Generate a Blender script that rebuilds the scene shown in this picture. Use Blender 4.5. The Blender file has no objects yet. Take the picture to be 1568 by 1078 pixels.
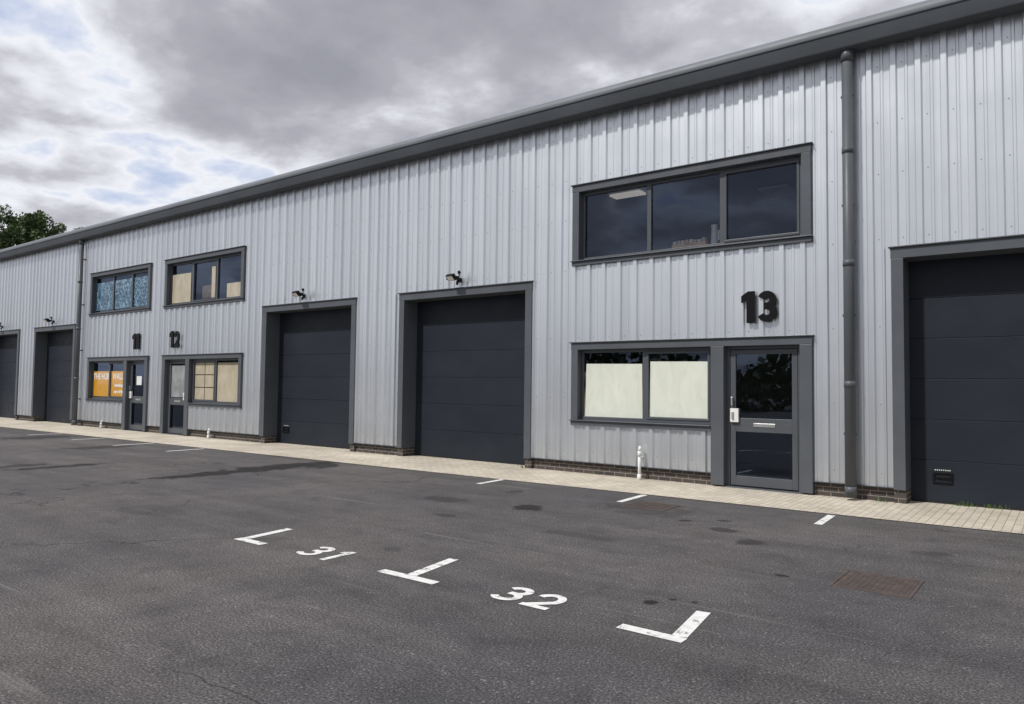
import bpy, bmesh, math, random
from mathutils import Vector, Matrix
random.seed(7)
scene = bpy.context.scene
D = 12.27
# ------------------------------------------------------------------ node helpers
def new_mat(name):
    m = bpy.data.materials.new(name); m.use_nodes = True
    nt = m.node_tree; b = nt.nodes['Principled BSDF']
    return m, nt, b
def N(nt, t, **kw):
    n = nt.nodes.new(t)
    for k, v in kw.items(): setattr(n, k, v)
    return n
def setin(n, d):
    for k, v in d.items(): n.inputs[k].default_value = v
    return n
def noise(nt, vec, scale, detail=4, rough=0.55, dist=0.0):
    n = N(nt, 'ShaderNodeTexNoise'); setin(n, {'Scale': scale, 'Detail': detail, 'Roughness': rough, 'Distortion': dist})
    if vec is not None: nt.links.new(vec, n.inputs['Vector'])
    return n.outputs['Fac']
def ramp(nt, fac, stops):
    r = N(nt, 'ShaderNodeValToRGB'); e = r.color_ramp.elements
    while len(e) < len(stops): e.new(0.5)
    for el, (p, c) in zip(e, stops):
        el.position = p
        el.color = (c[0], c[1], c[2], 1) if isinstance(c, (tuple, list)) else (c, c, c, 1)
    nt.links.new(fac, r.inputs['Fac']); return r.outputs['Color']
def mapr(nt, v, a, b, c, d):
    m = N(nt, 'ShaderNodeMapRange'); setin(m, {'From Min': a, 'From Max': b, 'To Min': c, 'To Max': d})
    nt.links.new(v, m.inputs['Value']); return m.outputs['Result']
def mixc(nt, fac, a, b, mode='MIX'):
    m = N(nt, 'ShaderNodeMix', data_type='RGBA', blend_type=mode)
    for s, v in (('Factor', fac), ('A', a), ('B', b)):
        idx = {'Factor': 0, 'A': 6, 'B': 7}[s]
        if isinstance(v, bpy.types.NodeSocket): nt.links.new(v, m.inputs[idx])
        elif s == 'Factor': m.inputs[idx].default_value = v
        else: m.inputs[idx].default_value = (v[0], v[1], v[2], 1)
    return m.outputs[2]
def mth(nt, op, a, b=None):
    m = N(nt, 'ShaderNodeMath', operation=op)
    for i, v in enumerate((a, b)):
        if v is None: continue
        if isinstance(v, bpy.types.NodeSocket): nt.links.new(v, m.inputs[i])
        else: m.inputs[i].default_value = v
    return m.outputs[0]
def objc(nt): return N(nt, 'ShaderNodeTexCoord').outputs['Object']
def mapping(nt, vec, scale=(1,1,1), loc=(0,0,0), rot=(0,0,0)):
    m = N(nt, 'ShaderNodeMapping'); setin(m, {'Scale': scale, 'Location': loc, 'Rotation': rot})
    nt.links.new(vec, m.inputs['Vector']); return m.outputs[0]
def bump(nt, b, h, strength=0.3, dist=0.01):
    n = N(nt, 'ShaderNodeBump'); setin(n, {'Strength': strength, 'Distance': dist})
    nt.links.new(h, n.inputs['Height']); nt.links.new(n.outputs[0], b.inputs['Normal'])
def simple(name, col, rough=0.5, metal=0.0, var=0.12, vscale=3.0, spec=0.5, coat=0.0):
    m, nt, b = new_mat(name)
    c = objc(nt)
    f = noise(nt, c, vscale, 5)
    lo = tuple(x*(1-var) for x in col); hi = tuple(min(1, x*(1+var)) for x in col)
    nt.links.new(ramp(nt, f, [(0.3, lo), (0.7, hi)]), b.inputs['Base Color'])
    nt.links.new(mapr(nt, noise(nt, c, vscale*4, 3), 0.2, 0.8, rough*0.85, min(1, rough*1.15)), b.inputs['Roughness'])
    b.inputs['Metallic'].default_value = metal
    b.inputs['Specular IOR Level'].default_value = spec
    if coat: b.inputs['Coat Weight'].default_value = coat; b.inputs['Coat Roughness'].default_value = 0.03
    return m

# ------------------------------------------------------------------ materials
M_clad, nt, b = new_mat('silver_cladding')
c = objc(nt)
st = noise(nt, mapping(nt, c, (9, 9, 0.12)), 1.0, 3)
sx = N(nt, 'ShaderNodeSeparateXYZ'); nt.links.new(c, sx.inputs[0])
fl = mth(nt, 'FLOOR', mth(nt, 'MULTIPLY', sx.outputs[0], 1.0))
wn = N(nt, 'ShaderNodeTexWhiteNoise', noise_dimensions='1D'); nt.links.new(fl, wn.inputs['W'])
base = ramp(nt, st, [(0.25, (0.66, 0.695, 0.73)), (0.75, (0.80, 0.83, 0.86))])
base = mixc(nt, 1.0, base, ramp(nt, wn.outputs['Value'], [(0, 0.93), (1, 1.0)]), 'MULTIPLY')
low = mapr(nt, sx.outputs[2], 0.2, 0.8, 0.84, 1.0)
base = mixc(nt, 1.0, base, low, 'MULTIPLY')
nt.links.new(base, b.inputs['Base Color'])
nt.links.new(mapr(nt, noise(nt, c, 1.2, 3), 0.3, 0.7, 0.29, 0.35), b.inputs['Roughness'])
b.inputs['Metallic'].default_value = 0.76
bump(nt, b, noise(nt, mapping(nt, c, (2.5, 2.5, 0.2)), 1.0, 1), 0.12, 0.02)

M_trim = simple('grey_trim_coated_steel', (0.086, 0.095, 0.107), 0.42, 0.0, 0.10, 1.5, 0.35)
M_trim2 = simple('grey_window_frame', (0.080, 0.088, 0.099), 0.35, 0.0, 0.06, 2, 0.4)
M_gut = simple('grey_gutter', (0.068, 0.076, 0.086), 0.5, 0.0, 0.12, 0.8, 0.25)
M_roof = simple('pale_grey_roof_edge', (0.150, 0.164, 0.182), 0.5, 0.0, 0.10, 0.8, 0.3)
M_pipe = simple('grey_downpipe_mat', (0.090, 0.098, 0.110), 0.42, 0.0, 0.08, 2, 0.3)
M_black = simple('black_gloss', (0.007, 0.007, 0.008), 0.45, 0.0, 0.1, 3, 0.15)
M_rubber = simple('black_rubber', (0.015, 0.015, 0.016), 0.7)
M_white = simple('white_plastic', (0.75, 0.75, 0.73), 0.4, 0, 0.06, 8)
M_steel = simple('brushed_steel', (0.6, 0.6, 0.6), 0.3, 0.8, 0.05)
M_screw = simple('screw_head', (0.22, 0.23, 0.24), 0.4, 0.3)
M_dark = simple('dark_backing', (0.03, 0.03, 0.032), 0.8)
M_room = simple('interior_wall', (0.20, 0.20, 0.20), 0.8, 0, 0.1, 1)
M_card = simple('cardboard', (0.75, 0.55, 0.38), 0.8, 0, 0.2, 14)
M_sign = simple('orange_sign', (0.58, 0.28, 0.01), 0.5, 0, 0.1, 2, 0.5, 1.0)
m, nt, b = new_mat('lit_ceiling_panel'); M_lit = m
b.inputs['Base Color'].default_value = (0.8, 0.8, 0.8, 1); b.inputs['Emission Color'].default_value = (1, 0.93, 0.84, 1); b.inputs['Emission Strength'].default_value = 0.28

m, nt, b = new_mat('dark_sectional_door'); M_door = m
c = objc(nt)
f = noise(nt, mapping(nt, c, (0.6, 1, 1.2)), 1.0, 5)
nt.links.new(ramp(nt, f, [(0.3, (0.0145, 0.0185, 0.0265)), (0.75, (0.0215, 0.0265, 0.0355))]), b.inputs['Base Color'])
nt.links.new(mapr(nt, noise(nt, c, 3, 4), 0.3, 0.7, 0.42, 0.56), b.inputs['Roughness'])
b.inputs['Specular IOR Level'].default_value = 0.22
bump(nt, b, noise(nt, c, 130, 2), 0.12, 0.002)

def paper(name, a, bb, sc=2.5):
    m, nt, b = new_mat(name)
    c = objc(nt)
    f = noise(nt, mapping(nt, c, (1.6, 1, 0.7)), sc, 5, 0.6, 0.6)
    nt.links.new(ramp(nt, f, [(0.3, a), (0.7, bb)]), b.inputs['Base Color'])
    b.inputs['Roughness'].default_value = 0.9
    b.inputs['Coat Weight'].default_value = 0.8; b.inputs['Coat Roughness'].default_value = 0.03
    n = N(nt, 'ShaderNodeBump'); setin(n, {'Strength': 0.3, 'Distance': 0.04}); nt.links.new(f, n.inputs['Height']); nt.links.new(n.outputs[0], b.inputs['Normal'])
    return m
M_paper = paper('white_paper', (0.62, 0.65, 0.56), (0.72, 0.75, 0.66))
M_cream = paper('cream_paper', (0.36, 0.315, 0.225), (0.50, 0.445, 0.33))
M_frost = paper('frosted_film', (0.16, 0.17, 0.175), (0.32, 0.34, 0.345))

m, nt, b = new_mat('blue_pattern_film'); M_blue = m
c = objc(nt)
v = N(nt, 'ShaderNodeTexVoronoi', feature='DISTANCE_TO_EDGE'); v.inputs['Scale'].default_value = 4.2
dnn = N(nt, 'ShaderNodeTexNoise'); dnn.inputs['Scale'].default_value = 3.0; nt.links.new(c, dnn.inputs['Vector'])
ad = N(nt, 'ShaderNodeVectorMath', operation='ADD'); nt.links.new(c, ad.inputs[0]); nt.links.new(dnn.outputs['Color'], ad.inputs[1]); nt.links.new(ad.outputs[0], v.inputs['Vector'])
nt.links.new(ramp(nt, v.outputs['Distance'], [(0.0, (0.28, 0.45, 0.55)), (0.05, (0.10, 0.25, 0.38)), (0.09, (0.008, 0.035, 0.07)), (0.5, (0.010, 0.10, 0.20))]), b.inputs['Base Color'])
b.inputs['Roughness'].default_value = 0.5; b.inputs['Coat Weight'].default_value = 1.0

m = bpy.data.materials.new('window_glass'); m.use_nodes = True; nt = m.node_tree; nt.nodes.clear(); M_glass = m
out = N(nt, 'ShaderNodeOutputMaterial'); mx = N(nt, 'ShaderNodeMixShader')
tr = N(nt, 'ShaderNodeBsdfTransparent'); tr.inputs[0].default_value = (0.95, 0.965, 0.96, 1)
gl = N(nt, 'ShaderNodeBsdfGlossy'); gl.inputs['Roughness'].default_value = 0.01; gl.inputs['Color'].default_value = (0.60, 0.74, 1.0, 1)
fr = N(nt, 'ShaderNodeFresnel'); fr.inputs['IOR'].default_value = 1.6
bn = N(nt, 'ShaderNodeBump'); setin(bn, {'Strength': 0.05, 'Distance': 0.05})
nt.links.new(noise(nt, objc(nt), 0.9, 1), bn.inputs['Height'])
nt.links.new(bn.outputs[0], gl.inputs['Normal'])
nt.links.new(mth(nt, 'ADD', fr.outputs[0], 0.03), mx.inputs[0])
nt.links.new(tr.outputs[0], mx.inputs[1]); nt.links.new(gl.outputs[0], mx.inputs[2]); nt.links.new(mx.outputs[0], out.inputs[0])

m, nt, b = new_mat('dark_brick'); M_brick = m
c = objc(nt); sx = N(nt, 'ShaderNodeSeparateXYZ'); nt.links.new(c, sx.inputs[0])
cb = N(nt, 'ShaderNodeCombineXYZ'); nt.links.new(mth(nt, 'ADD', sx.outputs[0], sx.outputs[1]), cb.inputs[0]); nt.links.new(sx.outputs[2], cb.inputs[1])
bt = N(nt, 'ShaderNodeTexBrick'); setin(bt, {'Scale': 1.0, 'Brick Width': 0.225, 'Row Height': 0.075, 'Mortar Size': 0.007, 'Mortar Smooth': 0.2,
    'Color1': (0.085, 0.066, 0.058, 1), 'Color2': (0.045, 0.040, 0.040, 1), 'Mortar': (0.24, 0.22, 0.19, 1)})
nt.links.new(cb.outputs[0], bt.inputs['Vector'])
nt.links.new(mixc(nt, 0.5, bt.outputs['Color'], ramp(nt, noise(nt, c, 30, 4), [(0.3, 0.5), (0.7, 1.2)]), 'MULTIPLY'), b.inputs['Base Color'])
b.inputs['Roughness'].default_value = 0.85
bump(nt, b, mth(nt, 'SUBTRACT', 1.0, bt.outputs['Fac']), 0.6, 0.006)

m, nt, b = new_mat('sandy_block_paving'); M_pave = m
c = objc(nt)
bt = N(nt, 'ShaderNodeTexBrick'); setin(bt, {'Scale': 1.0, 'Brick Width': 0.2, 'Row Height': 0.1, 'Mortar Size': 0.005, 'Mortar Smooth': 0.3,
    'Color1': (0.67, 0.605, 0.50, 1), 'Color2': (0.56, 0.505, 0.415, 1), 'Mortar': (0.29, 0.26, 0.21, 1)})
nt.links.new(mapping(nt, c, rot=(0, 0, math.radians(90))), bt.inputs['Vector'])
col = mixc(nt, 1.0, bt.outputs['Color'], ramp(nt, noise(nt, c, 0.9, 6, 0.65), [(0.3, (0.72, 0.71, 0.70)), (0.62, (1, 1, 1))]), 'MULTIPLY')
col = mixc(nt, 0.6, col, ramp(nt, noise(nt, c, 60, 3), [(0.3, 0.75), (0.7, 1.1)]), 'MULTIPLY')
nt.links.new(col, b.inputs['Base Color']); b.inputs['Roughness'].default_value = 0.9
bump(nt, b, mth(nt, 'SUBTRACT', 1.0, bt.outputs['Fac']), 0.5, 0.004)

ASPH_A, ASPH_B = (0.068, 0.0655, 0.069), (0.112, 0.101, 0.098)
def asphalt_color(nt, c):
    big = noise(nt, c, 0.22, 6, 0.6, 0.3)
    col = ramp(nt, big, [(0.34, ASPH_A), (0.66, ASPH_B)])
    agg = noise(nt, c, 62, 3, 0.75)
    col = mixc(nt, 1.0, col, ramp(nt, agg, [(0.34, 0.30), (0.48, 0.85), (0.58, 1.35), (0.70, 3.0)]), 'MULTIPLY')
    vo = N(nt, 'ShaderNodeTexVoronoi'); vo.inputs['Scale'].default_value = 30; nt.links.new(c, vo.inputs['Vector'])
    sp = mth(nt, 'GREATER_THAN', mth(nt, 'SUBTRACT', mapr(nt, noise(nt, c, 9, 2), 0.35, 0.65, 0.0, 0.26), vo.outputs['Distance']), 0.0)
    col = mixc(nt, mth(nt, 'MULTIPLY', sp, 0.5), col, (0.27, 0.26, 0.25))
    stk = noise(nt, mapping(nt, c, (0.12, 1.4, 1)), 1.3, 5, 0.6)
    col = mixc(nt, 0.7, col, ramp(nt, stk, [(0.35, 0.76), (0.65, 1.18)]), 'MULTIPLY')
    med = noise(nt, c, 2.3, 6, 0.7, 0.5)
    col = mixc(nt, 0.8, col, ramp(nt, med, [(0.30, 0.62), (0.5, 1.0), (0.72, 1.22)]), 'MULTIPLY')
    sc_ = noise(nt, mapping(nt, c, (0.35, 10, 1), rot=(0, 0, math.radians(-14))), 1.0, 4, 0.6)
    sm = mth(nt, 'MULTIPLY', mapr(nt, sc_, 0.62, 0.70, 0.0, 0.4), mapr(nt, noise(nt, c, 0.5, 2), 0.46, 0.58, 0.0, 1.0))
    col = mixc(nt, sm, col, (0.22, 0.21, 0.20))
    return col, agg, med
m, nt, b = new_mat('asphalt'); M_asph = m
c = objc(nt)
col, agg, med = asphalt_color(nt, c)
vc = N(nt, 'ShaderNodeTexVoronoi', feature='DISTANCE_TO_EDGE'); vc.inputs['Scale'].default_value = 0.16
wob = N(nt, 'ShaderNodeVectorMath', operation='ADD'); nt.links.new(c, wob.inputs[0])
nn = N(nt, 'ShaderNodeTexNoise'); setin(nn, {'Scale': 1.1, 'Detail': 6}); nt.links.new(c, nn.inputs['Vector']); nt.links.new(nn.outputs['Color'], wob.inputs[1])
nt.links.new(wob.outputs[0], vc.inputs['Vector'])
ck = mth(nt, 'MULTIPLY', mth(nt, 'LESS_THAN', vc.outputs['Distance'], 0.0018), mapr(nt, noise(nt, c, 0.35, 2), 0.46, 0.56, 0, 0.7))
col = mixc(nt, ck, col, (0.02, 0.019, 0.019))
stains = [(-12.55,-3.3,0.42,1.5,1.0),(-12.5,-4.7,0.26,1.3,1.0),(-12.35,-2.6,0.5,0.5,0.9),(-5.92,-4.03,0.20,0.24,0.95),(-2.62,-7.0,0.055,0.06,1.0),(-2.52,-6.82,0.035,0.04,0.95),
          (-2.36,-6.78,0.035,0.035,0.95),(-2.1,-5.5,0.06,0.05,0.9),(-2.8,-4.3,0.14,0.17,0.7),(-3.3,-3.8,0.18,0.13,0.65),(-7.3,-4.2,0.32,0.2,0.45),
          (-15.6,-6.1,0.20,0.9,0.9),(-16.3,-6.6,0.26,0.5,0.7),(-4.75,-3.0,0.62,0.5,0.45),(-19.5,-3.6,0.4,0.9,0.7),(-24.0,-3.4,0.6,1.0,0.7),
          (-3.2,-10.4,0.05,0.06,0.8),(-6.4,-5.2,0.2,0.1,0.5),(0.6,-4.4,0.3,0.2,0.35),(-9.5,-7.4,0.5,0.3,0.25),(-5.5,-7.0,0.12,0.1,0.4),
          (-1.2,-3.6,0.25,0.12,0.45),(-7.0,-2.9,0.12,0.2,0.5),(-4.4,-5.2,0.5,0.12,0.35),(-3.9,-3.5,0.08,0.08,0.8),(-3.5,-3.2,0.1,0.06,0.7)]
dn = N(nt, 'ShaderNodeTexNoise'); setin(dn, {'Scale': 3.5, 'Detail': 5}); nt.links.new(c, dn.inputs['Vector'])
dist_n = mapr(nt, dn.outputs['Fac'], 0.3, 0.7, -0.5, 0.5)
tot = None
for (x, y, rx, ry, s) in stains:
    mp = mapping(nt, c, (1/rx, 1/ry, 0), (-x/rx, -y/ry, 0))
    ln = N(nt, 'ShaderNodeVectorMath', operation='LENGTH'); nt.links.new(mp, ln.inputs[0])
    v = mapr(nt, mth(nt, 'ADD', ln.outputs['Value'], dist_n), 0.8, 1.2, s, 0.0)
    tot = v if tot is None else mth(nt, 'MAXIMUM', tot, v)
col = mixc(nt, tot, col, (0.014, 0.013, 0.013))
nt.links.new(col, b.inputs['Base Color'])
nt.links.new(mapr(nt, med, 0.3, 0.7, 0.78, 0.93), b.inputs['Roughness'])
b.inputs['Specular IOR Level'].default_value = 0.35
bump(nt, b, agg, 0.7, 0.008)

m, nt, b = new_mat('worn_white_road_paint'); M_paint = m
c = objc(nt)
acol, agg, med = asphalt_color(nt, c)
wear = mth(nt, 'ADD', mth(nt, 'MULTIPLY', noise(nt, c, 7, 6, 0.7), 0.6), mth(nt, 'MULTIPLY', noise(nt, c, 85, 3, 0.7), 0.4))
pc = ramp(nt, noise(nt, c, 14, 5), [(0.3, (0.60, 0.60, 0.58)), (0.7, (0.78, 0.78, 0.76))])
nt.links.new(mixc(nt, mapr(nt, wear, 0.40, 0.45, 1.0, 0.0), pc, acol), b.inputs['Base Color'])
b.inputs['Roughness'].default_value = 0.75
bump(nt, b, agg, 0.4, 0.004)

m, nt, b = new_mat('rusty_iron'); M_rust = m
c = objc(nt)
nt.links.new(ramp(nt, noise(nt, c, 9, 6, 0.7), [(0.3, (0.045, 0.037, 0.035)), (0.6, (0.090, 0.066, 0.058)), (0.8, (0.14, 0.105, 0.09))]), b.inputs['Base Color'])
b.inputs['Roughness'].default_value = 0.85

m, nt, b = new_mat('leaf_foliage'); M_leaf = m
c = objc(nt)
nt.links.new(ramp(nt, noise(nt, c, 0.9, 5, 0.7), [(0.3, (0.035, 0.058, 0.018)), (0.55, (0.075, 0.12, 0.035)), (0.75, (0.14, 0.18, 0.06))]), b.inputs['Base Color'])
b.inputs['Roughness'].default_value = 0.65
M_bark = simple('bark', (0.09, 0.07, 0.05), 0.9, 0, 0.3, 4)

# ------------------------------------------------------------------ mesh helpers
def link(o, parent=None):
    scene.collection.objects.link(o)
    if parent is not None: o.parent = parent
    return o
def empty(name, loc=(0,0,0)):
    e = bpy.data.objects.new(name, None); e.location = loc; e.empty_display_size = 0.3
    return link(e)
class MB:
    def __init__(self): self.v = []; self.f = []
    def box(self, x0, x1, y0, y1, z0, z1):
        if x0 > x1: x0, x1 = x1, x0
        n = len(self.v)
        self.v += [(x0,y0,z0),(x1,y0,z0),(x1,y1,z0),(x0,y1,z0),(x0,y0,z1),(x1,y0,z1),(x1,y1,z1),(x0,y1,z1)]
        self.f += [tuple(n+i for i in q) for q in ((0,3,2,1),(4,5,6,7),(0,1,5,4),(1,2,6,5),(2,3,7,6),(3,0,4,7))]
    def quad(self, a, b, c, d):
        n = len(self.v); self.v += [a,b,c,d]; self.f.append((n,n+1,n+2,n+3))
    def cyl(self, p, q, r, r2=None, seg=16):
        r2 = r if r2 is None else r2
        p = Vector(p); q = Vector(q); d = (q-p).normalized()
        a = d.orthogonal().normalized(); bb = d.cross(a); n = len(self.v)
        for i in range(seg):
            t = 2*math.pi*i/seg; o = a*math.cos(t)+bb*math.sin(t)
            self.v += [tuple(p+o*r), tuple(q+o*r2)]
        for i in range(seg):
            j = (i+1) % seg; self.f.append((n+2*i, n+2*j, n+2*j+1, n+2*i+1))
        self.f.append(tuple(n+2*i for i in reversed(range(seg)))); self.f.append(tuple(n+2*i+1 for i in range(seg)))
    def obj(self, name, mat, parent=None, bevel=0, smooth=False, loc=None):
        me = bpy.data.meshes.new(name); me.from_pydata(self.v, [], self.f); me.update()
        me.materials.append(mat)
        if smooth:
            for p in me.polygons: p.use_smooth = len(p.vertices) == 4
        o = link(bpy.data.objects.new(name, me), parent)
        if bevel:
            md = o.modifiers.new('bevel', 'BEVEL'); md.width = bevel; md.segments = 2; md.limit_method = 'ANGLE'
        return o

# ------------------------------------------------------------------ building
bld = empty('industrial_unit_building')
XL, XR = -57.0, 13.6
ZT = 6.95; ZP = 0.23; ZL = 3.79
rollers = [(-54.7,-50.85,'L'),(-39.05,-35.2,'L'),(-33.65,-29.85,'R'),(-17.94,-14.07,'L'),(-12.55,-8.72,'R'),(-2.12,1.72,'L'),(3.28,7.12,'R')]
assemb = [(-49.85,-45.4,True,''),(-44.4,-39.95,False,''),(-28.72,-24.33,True,'11'),(-23.38,-18.93,False,'12'),(-7.76,-3.26,True,'13'),(8.05,12.5,False,'')]
PITCH = 0.3333
prof = [(0.0,0.0),(0.080,0.0),(0.092,-0.013),(0.120,-0.013),(0.132,0.0),(0.210,0.0),(0.229,-0.042),(0.302,-0.042),(0.321,0.0)]
YV = -0.06
def prof_pts(x0, x1):
    pts = []
    k = math.floor(x0/PITCH)-1
    allp = []
    while k*PITCH < x1+PITCH:
        for (a, y) in prof: allp.append((k*PITCH+a, y))
        k += 1
    for i in range(len(allp)-1):
        (xa, ya), (xb, yb) = allp[i], allp[i+1]
        if xb <= x0 or xa >= x1: continue
        if xa < x0:
            t = (x0-xa)/(xb-xa); pts.append((x0, ya+(yb-ya)*t))
        else: pts.append((xa, ya))
        if xb >= x1:
            t = (x1-xa)/(xb-xa); pts.append((x1, ya+(yb-ya)*t))
    return pts
clad = MB(); back = MB(); screws = MB(); plinth = MB(); drip = MB()
SZ = [0.42, 1.45, 2.62, 3.95, 4.95, 5.75, 6.62]
def patch(x0, x1, z0, z1):
    p = prof_pts(x0, x1); n = len(clad.v)
    for (x, y) in p: clad.v += [(x, YV+y, z0), (x, YV+y, z1)]
    for i in range(len(p)-1): clad.f.append((n+2*i, n+2*i+2, n+2*i+3, n+2*i+1))
    back.quad((x0,-0.035,z0),(x1,-0.035,z0),(x1,-0.035,z1),(x0,-0.035,z1))
    k = math.floor(x0/PITCH)
    while k*PITCH < x1:
        xs = k*PITCH+0.045
        if x0+0.03 < xs < x1-0.03:
            for z in SZ:
                if z0+0.05 < z < z1-0.03: screws.cyl((xs,YV-0.0,z),(xs,YV-0.008,z),0.009,0.007,6)
        k += 1
def plin(x0, x1): plinth.box(x0, x1, -0.02, 0.2, -0.1, ZP-0.012); drip.box(x0, x1, -0.108, -0.0, ZP-0.012, ZP)
ops = sorted([(a,b,'r') for a,b,_ in rollers]+[(a,b,'a') for a,b,_,_ in assemb])
cur = XL
for a, b_, k in ops:
    patch(cur, a, ZP, ZT); plin(cur, a)
    if k == 'r': patch(a, b_, ZL, ZT)
    cur = b_
patch(cur, XR, ZP, ZT); plin(cur, XR)

trim = MB(); frames = MB(); panels = MB(); seals = MB(); glass = MB(); rooms = MB(); hnd = MB(); lab = MB(); steel = MB(); white = MB()
TY0, TY1 = -0.125, 0.36
for (a, b_, hs) in rollers:
    w = 0.165
    trim.box(a, a+w, TY0, TY1, ZP-0.03, ZL-0.16); trim.box(b_-w, b_, TY0, TY1, ZP-0.03, ZL-0.16)
    trim.box(a-0.005, b_+0.005, TY0-0.003, TY1, ZL-0.16, ZL); trim.box(a-0.03, b_+0.03, TY0-0.035, -0.03, ZL, ZL+0.022)
    for (p, q) in ((a, a+w), (b_-w, b_)): plinth.box(p+0.002, q-0.002, -0.075, 0.34, -0.1, ZP-0.03)
    x0, x1 = a+w, b_-w
    H = 0.605; z = 0.03
    seals.box(x0, x1, 0.325, 0.37, 0.0, 0.035)
    while z < ZL-0.16:
        z1 = min(z+H, ZL-0.15)
        panels.box(x0-0.01, x1+0.01, 0.32, 0.36, z+0.003, z1-0.003)
        z += H
    seals.quad((x0,0.352,0.0),(x1,0.352,0.0),(x1,0.352,ZL-0.15),(x0,0.352,ZL-0.15))
    hx = x0+0.42 if hs == 'L' else x1-0.2
    hnd.box(hx-0.13, hx+0.13, 0.298, 0.325, 0.30, 0.325); hnd.box(hx-0.13, hx+0.13, 0.298, 0.325, 0.44, 0.465)
    hnd.box(hx-0.13, hx-0.10, 0.298, 0.325, 0.325, 0.44); hnd.box(hx+0.10, hx+0.13, 0.298, 0.325, 0.325, 0.44)
    hnd.box(hx-0.09, hx+0.09, 0.29, 0.322, 0.375, 0.40)
    for i in range(8): lab.box(hx-0.105+i*0.027, hx-0.105+i*0.027+0.014, 0.316, 0.3185, 0.488, 0.503)

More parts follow.
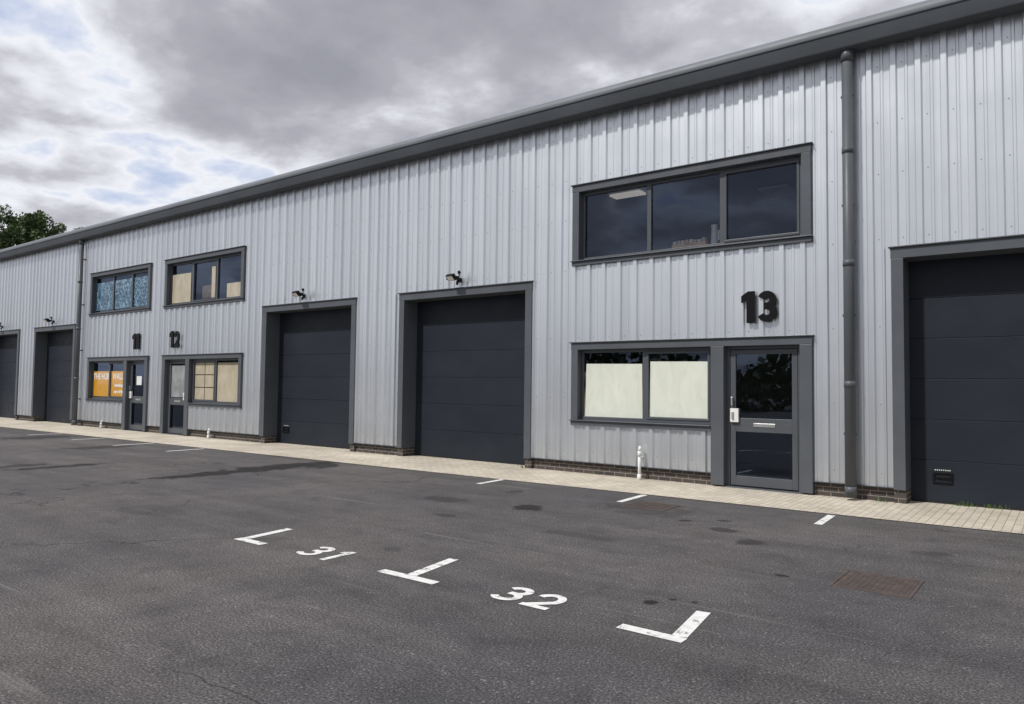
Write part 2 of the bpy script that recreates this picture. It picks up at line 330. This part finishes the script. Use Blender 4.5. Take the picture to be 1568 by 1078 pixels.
rngP = random.Random(3)
papers = MB(); creams = MB(); blues = MB(); signs = MB(); cards = MB(); ceil = MB(); lit = MB(); frost = MB()
for (a, b_, right, tag) in assemb:
    S = (b_-a)/4.5
    def X(s): return a+s*S if right else b_-s*S
    def bx(mb, s0, s1, y0, y1, z0, z1): mb.box(min(X(s0),X(s1)), max(X(s0),X(s1)), y0, y1, z0, z1)
    def pane(s0, s1, y, z0, z1):
        p, q = min(X(s0),X(s1)), max(X(s0),X(s1))
        glass.quad((p,y,z0),(q,y,z0),(q,y,z1),(p,y,z1))
    patch(a, b_, 5.60, ZT); patch(a, b_, 2.51, 4.02)
    lo, hi = sorted((X(0), X(2.83))); patch(lo, hi, ZP, 0.93); plin(lo, hi)
    zb, zt = 4.02, 5.60
    bx(trim, 0, .15, -0.125, 0.09, zb+.10, zt-.13); bx(trim, 4.35, 4.5, -0.125, 0.09, zb+.10, zt-.13)
    bx(trim, -.005, 4.505, -0.128, 0.09, zt-.13, zt); bx(trim, -.03, 4.53, -0.16, -0.03, zt, zt+.02)
    bx(trim, -.005, 4.505, -0.128, 0.09, zb, zb+.08); bx(trim, -.02, 4.52, -0.165, 0.0, zb+.08, zb+.10)
    wb, wt = zb+.10, zt-.13
    def window(s0, s1, z0, z1, mull, sash):
        bx(frames, s0, s1, 0.0, 0.07, z0, z0+.06); bx(frames, s0, s1, 0.0, 0.07, z1-.06, z1)
        bx(frames, s0, s0+.06, 0.002, 0.068, z0+.06, z1-.06); bx(frames, s1-.06, s1, 0.002, 0.068, z0+.06, z1-.06)
        e = [s0+.06]
        for mm in mull: bx(frames, mm-.04, mm+.04, -0.002, 0.068, z0+.06, z1-.06); e += [mm-.04, mm+.04]
        e.append(s1-.06)
        for i in range(0, len(e), 2):
            p, q = e[i], e[i+1]
            pane(p, q, 0.036, z0+.06, z1-.06)
            if i//2 in sash:
                for (u0,u1,w0,w1) in ((p,q,z0+.06,z0+.10),(p,q,z1-.10,z1-.06),(p,p+.04,z0+.10,z1-.10),(q-.04,q,z0+.10,z1-.10)):
                    bx(frames, u0, u1, -0.012, 0.06, w0, w1)
                bx(steel, (p+q)/2-.05, (p+q)/2+.05, 0.062, 0.085, z0+.075, z0+.09)
    window(.15, 4.35, wb, wt, (1.60, 2.99), (2,) if right else (1,))
    bx(trim, -.005, 4.505, -0.128, 0.09, 2.38, 2.51); bx(trim, -.03, 4.53, -0.16, -0.03, 2.51, 2.53)
    bx(trim, 0, .15, -0.125, 0.09, 1.03, 2.38); bx(trim, 2.83, 3.06, -0.125, 0.09, 0.03, 2.38)
    bx(trim, 4.31, 4.5, -0.125, 0.09, 0.03, 2.38)
    bx(trim, -.005, 2.83, -0.127, 0.09, .93, 1.01); bx(trim, -.02, 2.83, -0.165, 0.0, 1.01, 1.03)
    window(.15, 2.83, 1.03, 2.38, (1.52,), (1,))
    bx(frames, 3.06, 3.12, 0.0, 0.08, 0.02, 2.38); bx(frames, 4.25, 4.31, 0.0, 0.08, 0.02, 2.38); bx(frames, 3.12, 4.25, 0.0, 0.08, 2.33, 2.38)
    bx(frames, 3.13, 3.22, 0.012, 0.062, 0.04, 2.32); bx(frames, 4.15, 4.24, 0.012, 0.062, 0.04, 2.32)
    bx(frames, 3.22, 4.15, 0.014, 0.060, 2.24, 2.32); bx(frames, 3.22, 4.15, 0.014, 0.060, 0.94, 1.17); bx(frames, 3.22, 4.15, 0.014, 0.060, 0.04, 0.20)
    pane(3.22, 4.15, 0.038, 0.20, 0.94); pane(3.22, 4.15, 0.038, 1.17, 2.24)
    bx(steel, 3.52, 3.88, 0.004, 0.013, 1.03, 1.09)
    bx(frames, 3.06, 4.31, -0.10, 0.08, 0.0, 0.022)
    bx(white, 3.14, 3.28, -0.035, 0.011, 1.10, 1.33); bx(steel, 3.155, 3.185, -0.05, 0.011, 1.38, 1.52)
    bx(steel, 3.17, 3.20, -0.06, -0.035, 1.15, 1.28)
    for (z0, z1) in ((0.01, 2.6), (3.4, 5.75)):
        x0, x1 = a+0.02, b_-0.02; y0, y1 = 0.095, 3.6
        rooms.quad((x0,y1,z0),(x1,y1,z0),(x1,y1,z1),(x0,y1,z1)); rooms.quad((x0,y0,z0),(x0,y1,z0),(x0,y1,z1),(x0,y0,z1))
        rooms.quad((x1,y0,z0),(x1,y1,z0),(x1,y1,z1),(x1,y0,z1)); rooms.quad((x0,y0,z0),(x1,y0,z0),(x1,y1,z0),(x0,y1,z0))
        rooms.quad((x0,y0,z1),(x1,y0,z1),(x1,y1,z1),(x0,y1,z1))
    bx(rooms, .1, 4.4, 0.10, 0.34, 4.08, 4.13); bx(rooms, .1, 2.85, 0.10, 0.30, .98, 1.04)
    bx(rooms, .05, 4.45, 0.10, 0.16, 3.42, 4.08); bx(rooms, .05, 2.9, 0.10, 0.16, .05, .98)
    bx(lit if tag == '13' else ceil, 0.05, 0.75, 1.25, 1.55, 5.69, 5.73); bx(ceil, 2.8, 3.4, 2.4, 3.3, 5.66, 5.70)
    YP = 0.031
    if tag == '13':
        def sheet(mb, s0, s1, z0, z1, y=YP, dz=0.012):
            mb.quad((X(s0),y,z0),(X(s1),y,z0),(X(s1)-0.012,y,z1),(X(s0)+0.02,y,z1+dz))
        sheet(papers, .235, 1.465, 1.095, 2.10); sheet(papers, 1.60, 2.73, 1.135, 2.13)
        sheet(creams, .212, .235, 1.09, 1.95, YP+0.002, 0)
        # trays and a jug standing on the window board, close behind the pane
        bx(rooms, .1, 4.4, 0.10, 0.34, 4.131, 4.185)
        bx(cards, 2.03, 2.68, 0.045, 0.20, 4.186, 4.25)
        for i in range(8): bx(cards if i % 2 else white, 2.05+i*.078, 2.115+i*.078, 0.05, 0.18, 4.252, 4.30+0.03*rngP.random())
        white.cyl((X(2.80),0.14,4.186),(X(2.80),0.14,4.46),0.07,0.055); white.cyl((X(2.80),0.14,4.46),(X(2.80),0.14,4.54),0.055,0.065)
        bx(white, 2.86, 2.895, 0.13, 0.15, 4.26, 4.44)
    if tag == '12':
        bx(creams, .23, 1.46, YP, YP+.003, 1.10, 2.26)
        for i in range(2):
            for j in range(3): bx(creams, 1.62+i*.56, 2.15+i*.56, YP, YP+.003, 1.14+j*.385, 1.50+j*.385)
        bx(frost, 3.24, 4.13, YP, YP+.003, 1.19, 2.20)
        bx(creams, 0.23, 1.1, YP, YP+.003, 4.20, 4.62); bx(creams, 1.65, 1.95, YP, YP+.003, 4.25, 5.2); bx(creams, 3.15, 4.27, YP, YP+.003, 4.20, 5.12)
        bx(cards, 2.0, 2.5, YP+.02, YP+.023, 4.25, 4.65)
    if tag == '11':
        for (p, q) in ((.23, 1.54), (1.67, 2.93), (3.09, 4.23)): bx(blues, p, q, YP, YP+.003, 4.24, 5.25)
        bx(signs, .23, 1.46, YP, YP+.003, 1.12, 2.02); bx(signs, 1.61, 2.72, YP, YP+.003, 1.14, 2.02)
        bx(white, 3.5, 3.85, YP, YP+.003, 1.55, 1.85)

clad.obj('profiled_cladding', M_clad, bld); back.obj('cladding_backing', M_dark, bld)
screws.obj('cladding_screws', M_screw, bld); plinth.obj('brick_plinth', M_brick, bld); drip.obj('drip_flashing', M_trim, bld)
trim.obj('opening_surrounds', M_trim, bld, 0.006); frames.obj('window_and_door_frames', M_trim2, bld, 0.004)
panels.obj('sectional_door_panels', M_door, bld, 0.004); seals.obj('door_seals', M_rubber, bld)
glass.obj('window_panes', M_glass, bld); rooms.obj('office_interiors', M_room, bld)
hnd.obj('sectional_door_handles', M_black, bld, 0.004); lab.obj('sectional_door_labels', M_white, bld)
steel.obj('door_ironmongery', M_steel, bld, 0.003); white.obj('sill_items_and_locks', M_white, bld, 0.001)
papers.obj('window_paper_white', M_paper, bld); creams.obj('window_paper_cream', M_cream, bld)
blues.obj('window_film_blue', M_blue, bld); signs.obj('window_sign_orange', M_sign, bld); cards.obj('cardboard_boxes', M_card, bld)
ceil.obj('ceiling_light_panels', M_white, bld); lit.obj('lit_ceiling_light', M_lit, bld); frost.obj('frosted_door_film', M_frost, bld)
for (txt, z, sz, xs) in (('THE HUB', 1.74, .29, -27.9), ('WALLS', 1.74, .29, -26.57), ('workshop', 1.48, .15, -26.57), ('open daily', 1.26, .15, -26.57)):
    cu = bpy.data.curves.new('sign_text', 'FONT'); cu.body = txt; cu.size = sz; cu.align_x = 'CENTER'; cu.offset = 0.008; cu.extrude = 0.001
    o = bpy.data.objects.new('window_sign_lettering', cu); link(o, bld); o.location = (xs, 0.028, z); o.rotation_euler = (math.pi/2, 0, 0); cu.materials.append(M_white)

def sweep(name, pr, mat, x0, x1, smooth=False):
    mb = MB(); n = len(pr)
    for (y, z) in pr: mb.v += [(x0, y, z), (x1, y, z)]
    for i in range(n-1): mb.f.append((2*i, 2*i+1, 2*i+3, 2*i+2))
    o = mb.obj(name, mat, bld)
    if smooth:
        for p in o.data.polygons: p.use_smooth = True
        o.data.set_sharp_from_angle(angle=math.radians(35))
    return o
gp = [(-0.03, 6.93), (-0.31, 6.90)]
for i in range(6):
    t = math.radians(-90 - i*80/5); gp.append((-0.33+0.05*math.cos(t), 6.95+0.05*math.sin(t)))
gp += [(-0.415, 7.14), (-0.43, 7.146), (-0.43, 7.165), (-0.39, 7.168), (-0.385, 7.13), (-0.35, 7.13)]
sweep('gutter', gp, M_gut, XL-0.2, XR+0.2, True)
rp = [(-0.35, 7.12), (-0.36, 7.17)]
for i in range(7):
    t = math.radians(180 - i*75/6); rp.append((-0.23+0.14*math.cos(t), 7.215+0.15*math.sin(t)))
rp += [(2.0, 7.58), (10.0, 8.4)]
sweep('curved_roof_edge', rp, M_roof, XL-0.2, XR+0.2, True)
sweep('roof_back_slope', [(10.0, 8.4), (20.3, 7.3), (20.3, 7.1)], M_roof, XL-0.2, XR+0.2)
sh = MB(); sh.box(XL, XR, 19.8, 20.0, 0, 7.2); sh.box(XL-0.1, XL, -0.06, 20, 0, 7.0); sh.box(XR, XR+0.1, -0.06, 20, 0, 7.0)
sh.quad((XL,-0.0,ZT),(XR,-0.0,ZT),(XR,0.0,7.25),(XL,0.0,7.25)); sh.obj('end_and_rear_walls', M_clad, bld)
for xp in (-44.95, -29.3, -2.68, 7.6):
    mb = MB(); y = -0.235
    mb.cyl((xp, y, 0.05), (xp, y, 6.92), 0.080, seg=24)
    for z in (0.16, 1.75, 3.6, 5.35): mb.cyl((xp, y, z-0.05), (xp, y, z+0.05), 0.0855, seg=24)
    mb.cyl((xp, y, 6.74), (xp, y, 6.92), 0.09, 0.10, seg=24)
    for z in (1.0, 2.8, 4.5, 6.2):
        mb.box(xp-0.092, xp+0.092, y-0.012, y+0.012, z-0.018, z+0.018); mb.box(xp-0.02, xp+0.02, y, -0.06, z-0.017, z+0.017)
    mb.obj('downpipe', M_pipe, bld, smooth=True)

# ------------------------------------------------------------------ digits
def ribbon(pts, w):
    L = []; R = []; n = len(pts)
    for i, p in enumerate(pts):
        p = Vector(p)
        d0 = (p-Vector(pts[i-1])).normalized() if i > 0 else None
        d1 = (Vector(pts[i+1])-p).normalized() if i < n-1 else None
        if d0 is None: d0 = d1
        if d1 is None: d1 = d0
        nrm = Vector((-d0.y, d0.x)) + Vector((-d1.y, d1.x))
        nrm.normalize(); k = max(0.45, nrm.dot(Vector((-d0.y, d0.x))))
        L.append(p+nrm*w/2/k); R.append(p-nrm*w/2/k)
    return L, R
def arc(cx, cy, rx, ry, a0, a1, n=18):
    return [(cx+rx*math.cos(math.radians(a0+(a1-a0)*i/n)), cy+ry*math.sin(math.radians(a0+(a1-a0)*i/n))) for i in range(n+1)]
def digit(ch, t, w):
    if ch == '1':
        s = t*1.05; x1 = w*0.92; x0 = x1-s
        fl_ = min(s*0.75, x0)
        return [('poly', [(x0,0),(x1,0),(x1,1),(x0+s*0.20,1),(x0-fl_,0.86),(x0-fl_,0.86-t*0.85),(x0,0.74 if t > .2 else .80)])]
    if ch == '3':
        rx = w/2-t/2; r1 = (1-t)*0.24; r2 = (1-t)/2-r1
        return [('rib', arc(w/2, 1-t/2-r1, rx*0.94, r1, 158, -90)+[(w*0.36, 1-t/2-2*r1)]),
                ('rib', [(w*0.36, t/2+2*r2)]+arc(w/2, t/2+r2, rx, r2, 90, -158))]
    if ch == '2':
        rx = w/2-t/2; r1 = 0.5*0.56
        a = arc(w/2, 1-t/2-r1, rx, r1, 168, -30)
        return [('rib', a+[(t*1.0, t*0.75)]), ('poly', [(t*0.25, 0), (w, 0), (w, t*0.95), (t*0.25, t*0.95)])]
def number(name, txt, origin, h, t, w, gap, wall, mat, thick=0.03, widths=None):
    ox, oy, oz = origin; cur = 0; mb = MB()
    ws = [(widths or {}).get(c_, w) for c_ in txt]
    tw = sum(ws)+gap*(len(txt)-1)
    for ch, wd in zip(txt, ws):
        tt = t
        for li, (kind, data) in enumerate(digit(ch, tt, wd)):
            e = 0.0012*li
            def P(p):
                u = (p[0]+cur-tw/2)*h; v = p[1]*h
                return (ox+u, oy-e, oz+v) if wall else (ox+u, oy+v, oz+e)
            if kind == 'poly':
                n = len(mb.v); mb.v += [P(p) for p in data]; mb.f.append(tuple(range(n, n+len(data))))
            else:
                L, R = ribbon(data, tt*(0.86 if ch in '32' and t > .2 else 1)); n = len(mb.v)
                for l, r in zip(L, R): mb.v += [P(l), P(r)]
                for i in range(len(L)-1): mb.f.append((n+2*i, n+2*i+1, n+2*i+3, n+2*i+2))
        cur += wd+gap
    o = mb.obj(name, mat)
    if wall:
        md = o.modifiers.new('s', 'SOLIDIFY'); md.thickness = thick; md.offset = 0
    return o
for txt, xc in (('13', -4.09), ('12', -22.62), ('11', -25.12)):
    number('unit_number_sign', txt, (xc, -0.125, 2.755), 0.53, 0.245, 0.64, 0.02, True, M_black, 0.035, {'1': 0.46})

for xf in (-10.72, -16.15, -31.85, -37.1, 0.05):
    e = empty('security_floodlight', (xf, -0.12, 3.98))
    a1 = MB(); a1.box(-0.05, 0.05, 0.0, 0.06, -0.05, 0.05); a1.cyl((0,0.02,0),(0,-0.16,0.03),0.014); 
    a1.box(-0.12, -0.105, -0.26, -0.12, -0.02, 0.06); a1.box(0.105, 0.12, -0.26, -0.12, -0.02, 0.06); a1.box(-0.105, 0.105, -0.14, -0.12, -0.02, 0.02)
    a1.obj('bracket', M_black, e, 0.003)
    h = MB(); h.box(-0.10, 0.10, -0.035, 0.035, -0.07, 0.07); h.box(-0.085, 0.085, 0.035, 0.055, -0.055, 0.055)
    for i in range(5): h.box(-0.08+i*0.038, -0.072+i*0.038, 0.055, 0.075, -0.05, 0.05)
    ho = h.obj('lamp_head', M_black, e, 0.006); ho.location = (0, -0.24, 0.03); ho.rotation_euler = (math.radians(48), 0, 0)
    g = MB(); g.box(-0.085, 0.085, -0.039, -0.036, -0.055, 0.055); go = g.obj('lamp_lens', M_steel, e); go.location = ho.location; go.rotation_euler = ho.rotation_euler
    s = MB(); s.cyl((0.10,-0.10,0.02),(0.14,-0.12,0.14),0.012); s.cyl((0.14,-0.12,0.12),(0.14,-0.15,0.17),0.035,0.028); s.cyl((0.0,-0.03,-0.04),(0.02,-0.06,-0.11),0.03,0.022)
    s.obj('motion_sensor', M_black, e, smooth=True)

for xv, hp in ((-6.24, 0.52), (-20.4, 0.22), (-27.3, 0.20)):
    mb = MB(); mb.cyl((xv,-0.19,0.0),(xv,-0.19,hp),0.028,seg=20); mb.cyl((xv,-0.19,0.0),(xv,-0.19,0.10),0.042,0.036,seg=20)
    mb.cyl((xv,-0.19,hp-.1),(xv,-0.19,hp),0.035,seg=20); mb.cyl((xv,-0.19,hp),(xv,-0.165,hp+.08),0.03,0.026,seg=20); mb.box(xv-0.02, xv+0.02, -0.16, -0.02, hp-.2+.06, hp-.2+.09)
    mb.obj('white_waste_pipe', M_white, None, smooth=True)

# ------------------------------------------------------------------ ground
g = MB(); g.quad((-500,-400,0),(500,-400,0),(500,500,0),(-500,500,0)); g.obj('asphalt_ground', M_asph)
pv = MB()
def edge(x): return 10.65+0.018*x-D
pv.quad((XL,edge(XL),0.006),(XR,edge(XR),0.006),(XR,0.31,0.006),(XL,0.31,0.006)); pv.obj('block_paving_strip', M_pave)
kb = MB(); n = 350
for i in range(n):
    xa = XL+(XR-XL)*i/n; xb = xa+(XR-XL)/n-0.006
    if xb > 13.5: break
    kb.quad((xa,edge(xa)-0.1,0.009),(xb,edge(xb)-0.1,0.009),(xb,edge(xb),0.009),(xa,edge(xa),0.009))
kb.obj('paving_edge_course', M_pave)

def mark(name, rects):
    mb = MB()
    for (pts) in rects: mb.quad(*pts)
    return mb.obj(name, M_paint)
Z = 0.004; W = 0.105
def bar(x0, y0, x1, y1, w=W, z=Z):
    d = (Vector((x1,y1))-Vector((x0,y0))).normalized(); n_ = Vector((-d.y, d.x))*w/2
    return ((x0-n_.x, y0-n_.y, z), (x1-n_.x, y1-n_.y, z), (x1+n_.x, y1+n_.y, z), (x0+n_.x, y0+n_.y, z))
yb = -7.66
mark('parking_bay_marking', [bar(-2.53, yb, -2.05, yb), bar(-2.11, yb+W/2+.001, -2.20, -6.98)])
mark('parking_bay_marking', [bar(-4.93, yb, -4.26, yb), bar(-4.60, yb+W/2+.001, -4.72, -6.92)])
mark('parking_bay_marking', [bar(-7.10, yb-0.03, -6.64, yb-0.03), bar(-7.03, yb+W/2-.029, -7.12, -7.02)])
for (x, y0, y1) in ((-2.52,-2.67,-1.85),(-5.25,-2.73,-1.85),(-8.03,-2.58,-1.85),(-17.3,-3.1,-2.1),(-19.8,-3.2,-2.1),(-22.5,-3.1,-2.15),(-25.3,-3.2,-2.2),(0.25,-2.7,-1.8)):
    mark('parking_bay_dash', [bar(x, y0, x-0.04, y1, 0.10)])
number('parking_bay_number', '32', (-3.42, -7.70, Z), 0.40, 0.17, 0.66, 0.13, False, M_paint)
number('parking_bay_number', '31', (-5.86, -7.74, Z), 0.40, 0.17, 0.66, 0.13, False, M_paint, widths={'1': 0.5})

def cover(x0, x1, y0, y1, n):
    e = empty('manhole_cover', ((x0+x1)/2, (y0+y1)/2, 0))
    w, h = (x1-x0)/2, (y1-y0)/2
    f = MB(); t = 0.03
    f.box(-w, w, -h, -h+t, -0.02, 0.006); f.box(-w, w, h-t, h, -0.02, 0.006); f.box(-w, -w+t, -h+t, h-t, -0.02, 0.006); f.box(w-t, w, -h+t, h-t, -0.02, 0.006)
    f.obj('frame', M_rust, e, 0.002)
    p = MB(); p.box(-w+t+.006, w-t-.006, -h+t+.006, h-t-.006, -0.02, 0.003)
    a = w-t-.02; bq = h-t-.02; s = 2*a/n; s2 = 2*bq/n
    for i in range(n):
        for j in range(n): p.box(-a+i*s+.006, -a+(i+1)*s-.006, -bq+j*s2+.006, -bq+(j+1)*s2-.006, 0.002, 0.006)
    p.obj('plate', M_rust, e)
cover(-1.68, -1.05, -5.58, -4.90, 12)
cover(-5.05, -4.42, -3.05, -2.45, 12)

M_weed = simple('weed_green', (0.07, 0.12, 0.03), 0.7, 0, 0.3, 20)
wd = MB(); rw = random.Random(5)
for (wx, wy, n_) in ((-1.25,0.26,30),(-0.9,0.27,24),(-0.3,0.28,14),(-8.9,-0.09,14),(-13.0,-0.05,20),(-7.2,-0.05,10),(-18.2,-0.06,18),(-2.3,-0.10,12),(0.7,0.27,18)):
    for i in range(n_):
        px = wx+rw.gauss(0,0.07); py = wy+rw.gauss(0,0.012); hh = rw.uniform(0.03,0.09); dx = rw.uniform(-.03,.03); s = 0.006
        wd.quad((px-s,py,0.004),(px+s,py,0.004),(px+dx+s*.3,py-0.02,hh),(px+dx-s*.3,py-0.02,hh))
wd.obj('weeds', M_weed)

# ------------------------------------------------------------------ trees
def leaf(v, f, rg, p, s):
    n1 = Vector((rg.gauss(0,1), rg.gauss(0,1), rg.gauss(0,1))).normalized(); a_ = n1.orthogonal().normalized()*s; b2 = n1.cross(a_).normalized()*s*0.7
    n_ = len(v); v += [tuple(p-a_), tuple(p-b2), tuple(p+a_), tuple(p+b2)]; f.append((n_,n_+1,n_+2,n_+3))
def tree(x, y, top, rad, seed, squash=0.8):
    rg = random.Random(seed)
    tk = MB(); ch = top*0.45
    tk.cyl((x,y,0),(x+0.3,y,ch),0.45,0.28,10)
    cz = top-rad*squash
    tk.cyl((x+0.3,y,ch),(x,y,cz+rad*0.3),0.28,0.1,8)
    cl = []
    for i in range(90):
        while True:
            p = Vector((rg.uniform(-1,1), rg.uniform(-1,1), rg.uniform(-1.3,1)))
            if 0.3 < p.length < 1: break
        c_ = Vector((x+p.x*rad*0.88, y+p.y*rad*0.88, cz+p.z*rad*squash*0.85)); cl.append((c_, rg.uniform(0.5,1.1)*rad*0.2))
        if i % 5 == 0: tk.cyl((x+0.2,y,ch+rg.random()*(cz-ch)),tuple(c_),0.12,0.03,6)
    v = []; f = []
    for c_, r in cl:
        for k in range(200):
            d = Vector((rg.gauss(0,1), rg.gauss(0,1), rg.gauss(0,1))); d = d.normalized()*r*rg.random()**0.4
            leaf(v, f, rg, c_+d, rg.uniform(0.09,0.2))
    me = bpy.data.meshes.new('deciduous_tree')
    off = len(v); me.from_pydata(v+tk.v, [], f+[tuple(i+off for i in q) for q in tk.f])
    me.materials.append(M_leaf); me.materials.append(M_bark)
    for i in range(len(f), len(me.polygons)): me.polygons[i].material_index = 1
    link(bpy.data.objects.new('deciduous_tree', me))
tree(-90, 18.5, 20.4, 5.0, 1)
tree(-90, 24.0, 18.9, 3.2, 2)
tree(-97, 12, 21.2, 6.0, 3)
rg = random.Random(11); v = []; f = []
for i in range(260):
    cx = -110+i*0.72+rg.uniform(-1,1); cy = -48+rg.uniform(-4,4); hz = 5.0+2.2*math.sin(cx*0.11)+1.3*math.sin(cx*0.37+1)
    cz = rg.uniform(0.8, hz); r = rg.uniform(1.2, 2.2)
    for k in range(70):
        d = Vector((rg.gauss(0,1), rg.gauss(0,1), rg.gauss(0,1))).normalized()*r*rg.random()**0.4
        leaf(v, f, rg, Vector((cx,cy,max(0.2,cz+d.z)))+Vector((d.x,d.y,0)), rg.uniform(0.3,0.55))
me = bpy.data.meshes.new('distant_trees'); me.from_pydata(v, [], f); me.materials.append(M_leaf); link(bpy.data.objects.new('distant_trees', me))

# ------------------------------------------------------------------ light + world
az = Vector((-0.42, -0.90)).normalized(); el = math.radians(49)
ts = Vector((az.x*math.cos(el), az.y*math.cos(el), math.sin(el)))
sl = bpy.data.lights.new('sun', 'SUN'); sl.energy = 3.3; sl.angle = math.radians(3.0); sl.color = (1.0, 0.965, 0.92)
so = bpy.data.objects.new('sun', sl); link(so); so.rotation_euler = ts.to_track_quat('Z', 'Y').to_euler(); so.location = (0,-20,30)
w = bpy.data.worlds.new('World'); scene.world = w; w.use_nodes = True; nt = w.node_tree
bg = nt.nodes['Background']; bg.inputs['Strength'].default_value = 1.0
sky = N(nt, 'ShaderNodeTexSky', sky_type='NISHITA'); sky.sun_disc = False; sky.sun_elevation = el; sky.sun_rotation = math.atan2(az.x, az.y) % (2*math.pi)
tc = N(nt, 'ShaderNodeTexCoord').outputs['Generated']
sp = N(nt, 'ShaderNodeSeparateXYZ'); nt.links.new(tc, sp.inputs[0])
zz = mth(nt, 'ADD', mth(nt, 'MAXIMUM', sp.outputs[2], 0.0), 0.20)
cb = N(nt, 'ShaderNodeCombineXYZ'); nt.links.new(mth(nt, 'DIVIDE', sp.outputs[0], zz), cb.inputs[0]); nt.links.new(mth(nt, 'DIVIDE', sp.outputs[1], zz), cb.inputs[1])
P = mapping(nt, cb.outputs[0], loc=(3.1, 0.7, 0))
n1 = noise(nt, P, 0.95, 10, 0.50, 0.15); n2 = noise(nt, mapping(nt, P, loc=(7, 3, 1)), 2.3, 9, 0.50, 0.15)
n3 = noise(nt, mapping(nt, P, loc=(1, 9, 4)), 5.5, 7, 0.55, 0.2)
den = mth(nt, 'ADD', mth(nt, 'ADD', mth(nt, 'MULTIPLY', n1, 0.42), mth(nt, 'MULTIPLY', n2, 0.40)), mth(nt, 'MULTIPLY', n3, 0.18))
den = mth(nt, 'ADD', mth(nt, 'MULTIPLY', mth(nt, 'SUBTRACT', den, 0.5), 1.55), 0.49)
cc = ramp(nt, den, [(0.33, (0.72, 0.78, 0.93)), (0.41, (0.88, 0.90, 0.95)), (0.455, (0.74, 0.75, 0.81)), (0.50, (0.55, 0.555, 0.61)), (0.56, (0.42, 0.425, 0.475)), (0.68, (0.33, 0.335, 0.38))])
sk = mixc(nt, 1.0, sky.outputs[0], (0.11, 0.11, 0.11), 'MULTIPLY')
sk = mixc(nt, 0.7, sk, (0.58, 0.66, 0.88))
mask = mapr(nt, den, 0.32, 0.41, 0.0, 1.0)
nt.links.new(mixc(nt, mask, sk, cc), bg.inputs['Color'])

# ------------------------------------------------------------------ camera
cam = bpy.data.cameras.new('camera'); co = bpy.data.objects.new('camera', cam); link(co)
f = Vector((-0.6034, 0.7960, 0.0469)).normalized(); r = Vector((0.7972, 0.6036, 0.0123)); r = (r-f*r.dot(f)).normalized(); u = r.cross(f)
M = Matrix((r, u, -f)).transposed().to_4x4(); M.translation = (0, -D, 1.65)
co.matrix_world = M
cam.sensor_width = 36; cam.lens = 1130/1568*36; cam.clip_end = 3000; cam.clip_start = 0.05
scene.camera = co
scene.view_settings.view_transform = 'Standard'; scene.view_settings.look = 'None'; scene.view_settings.exposure = 0
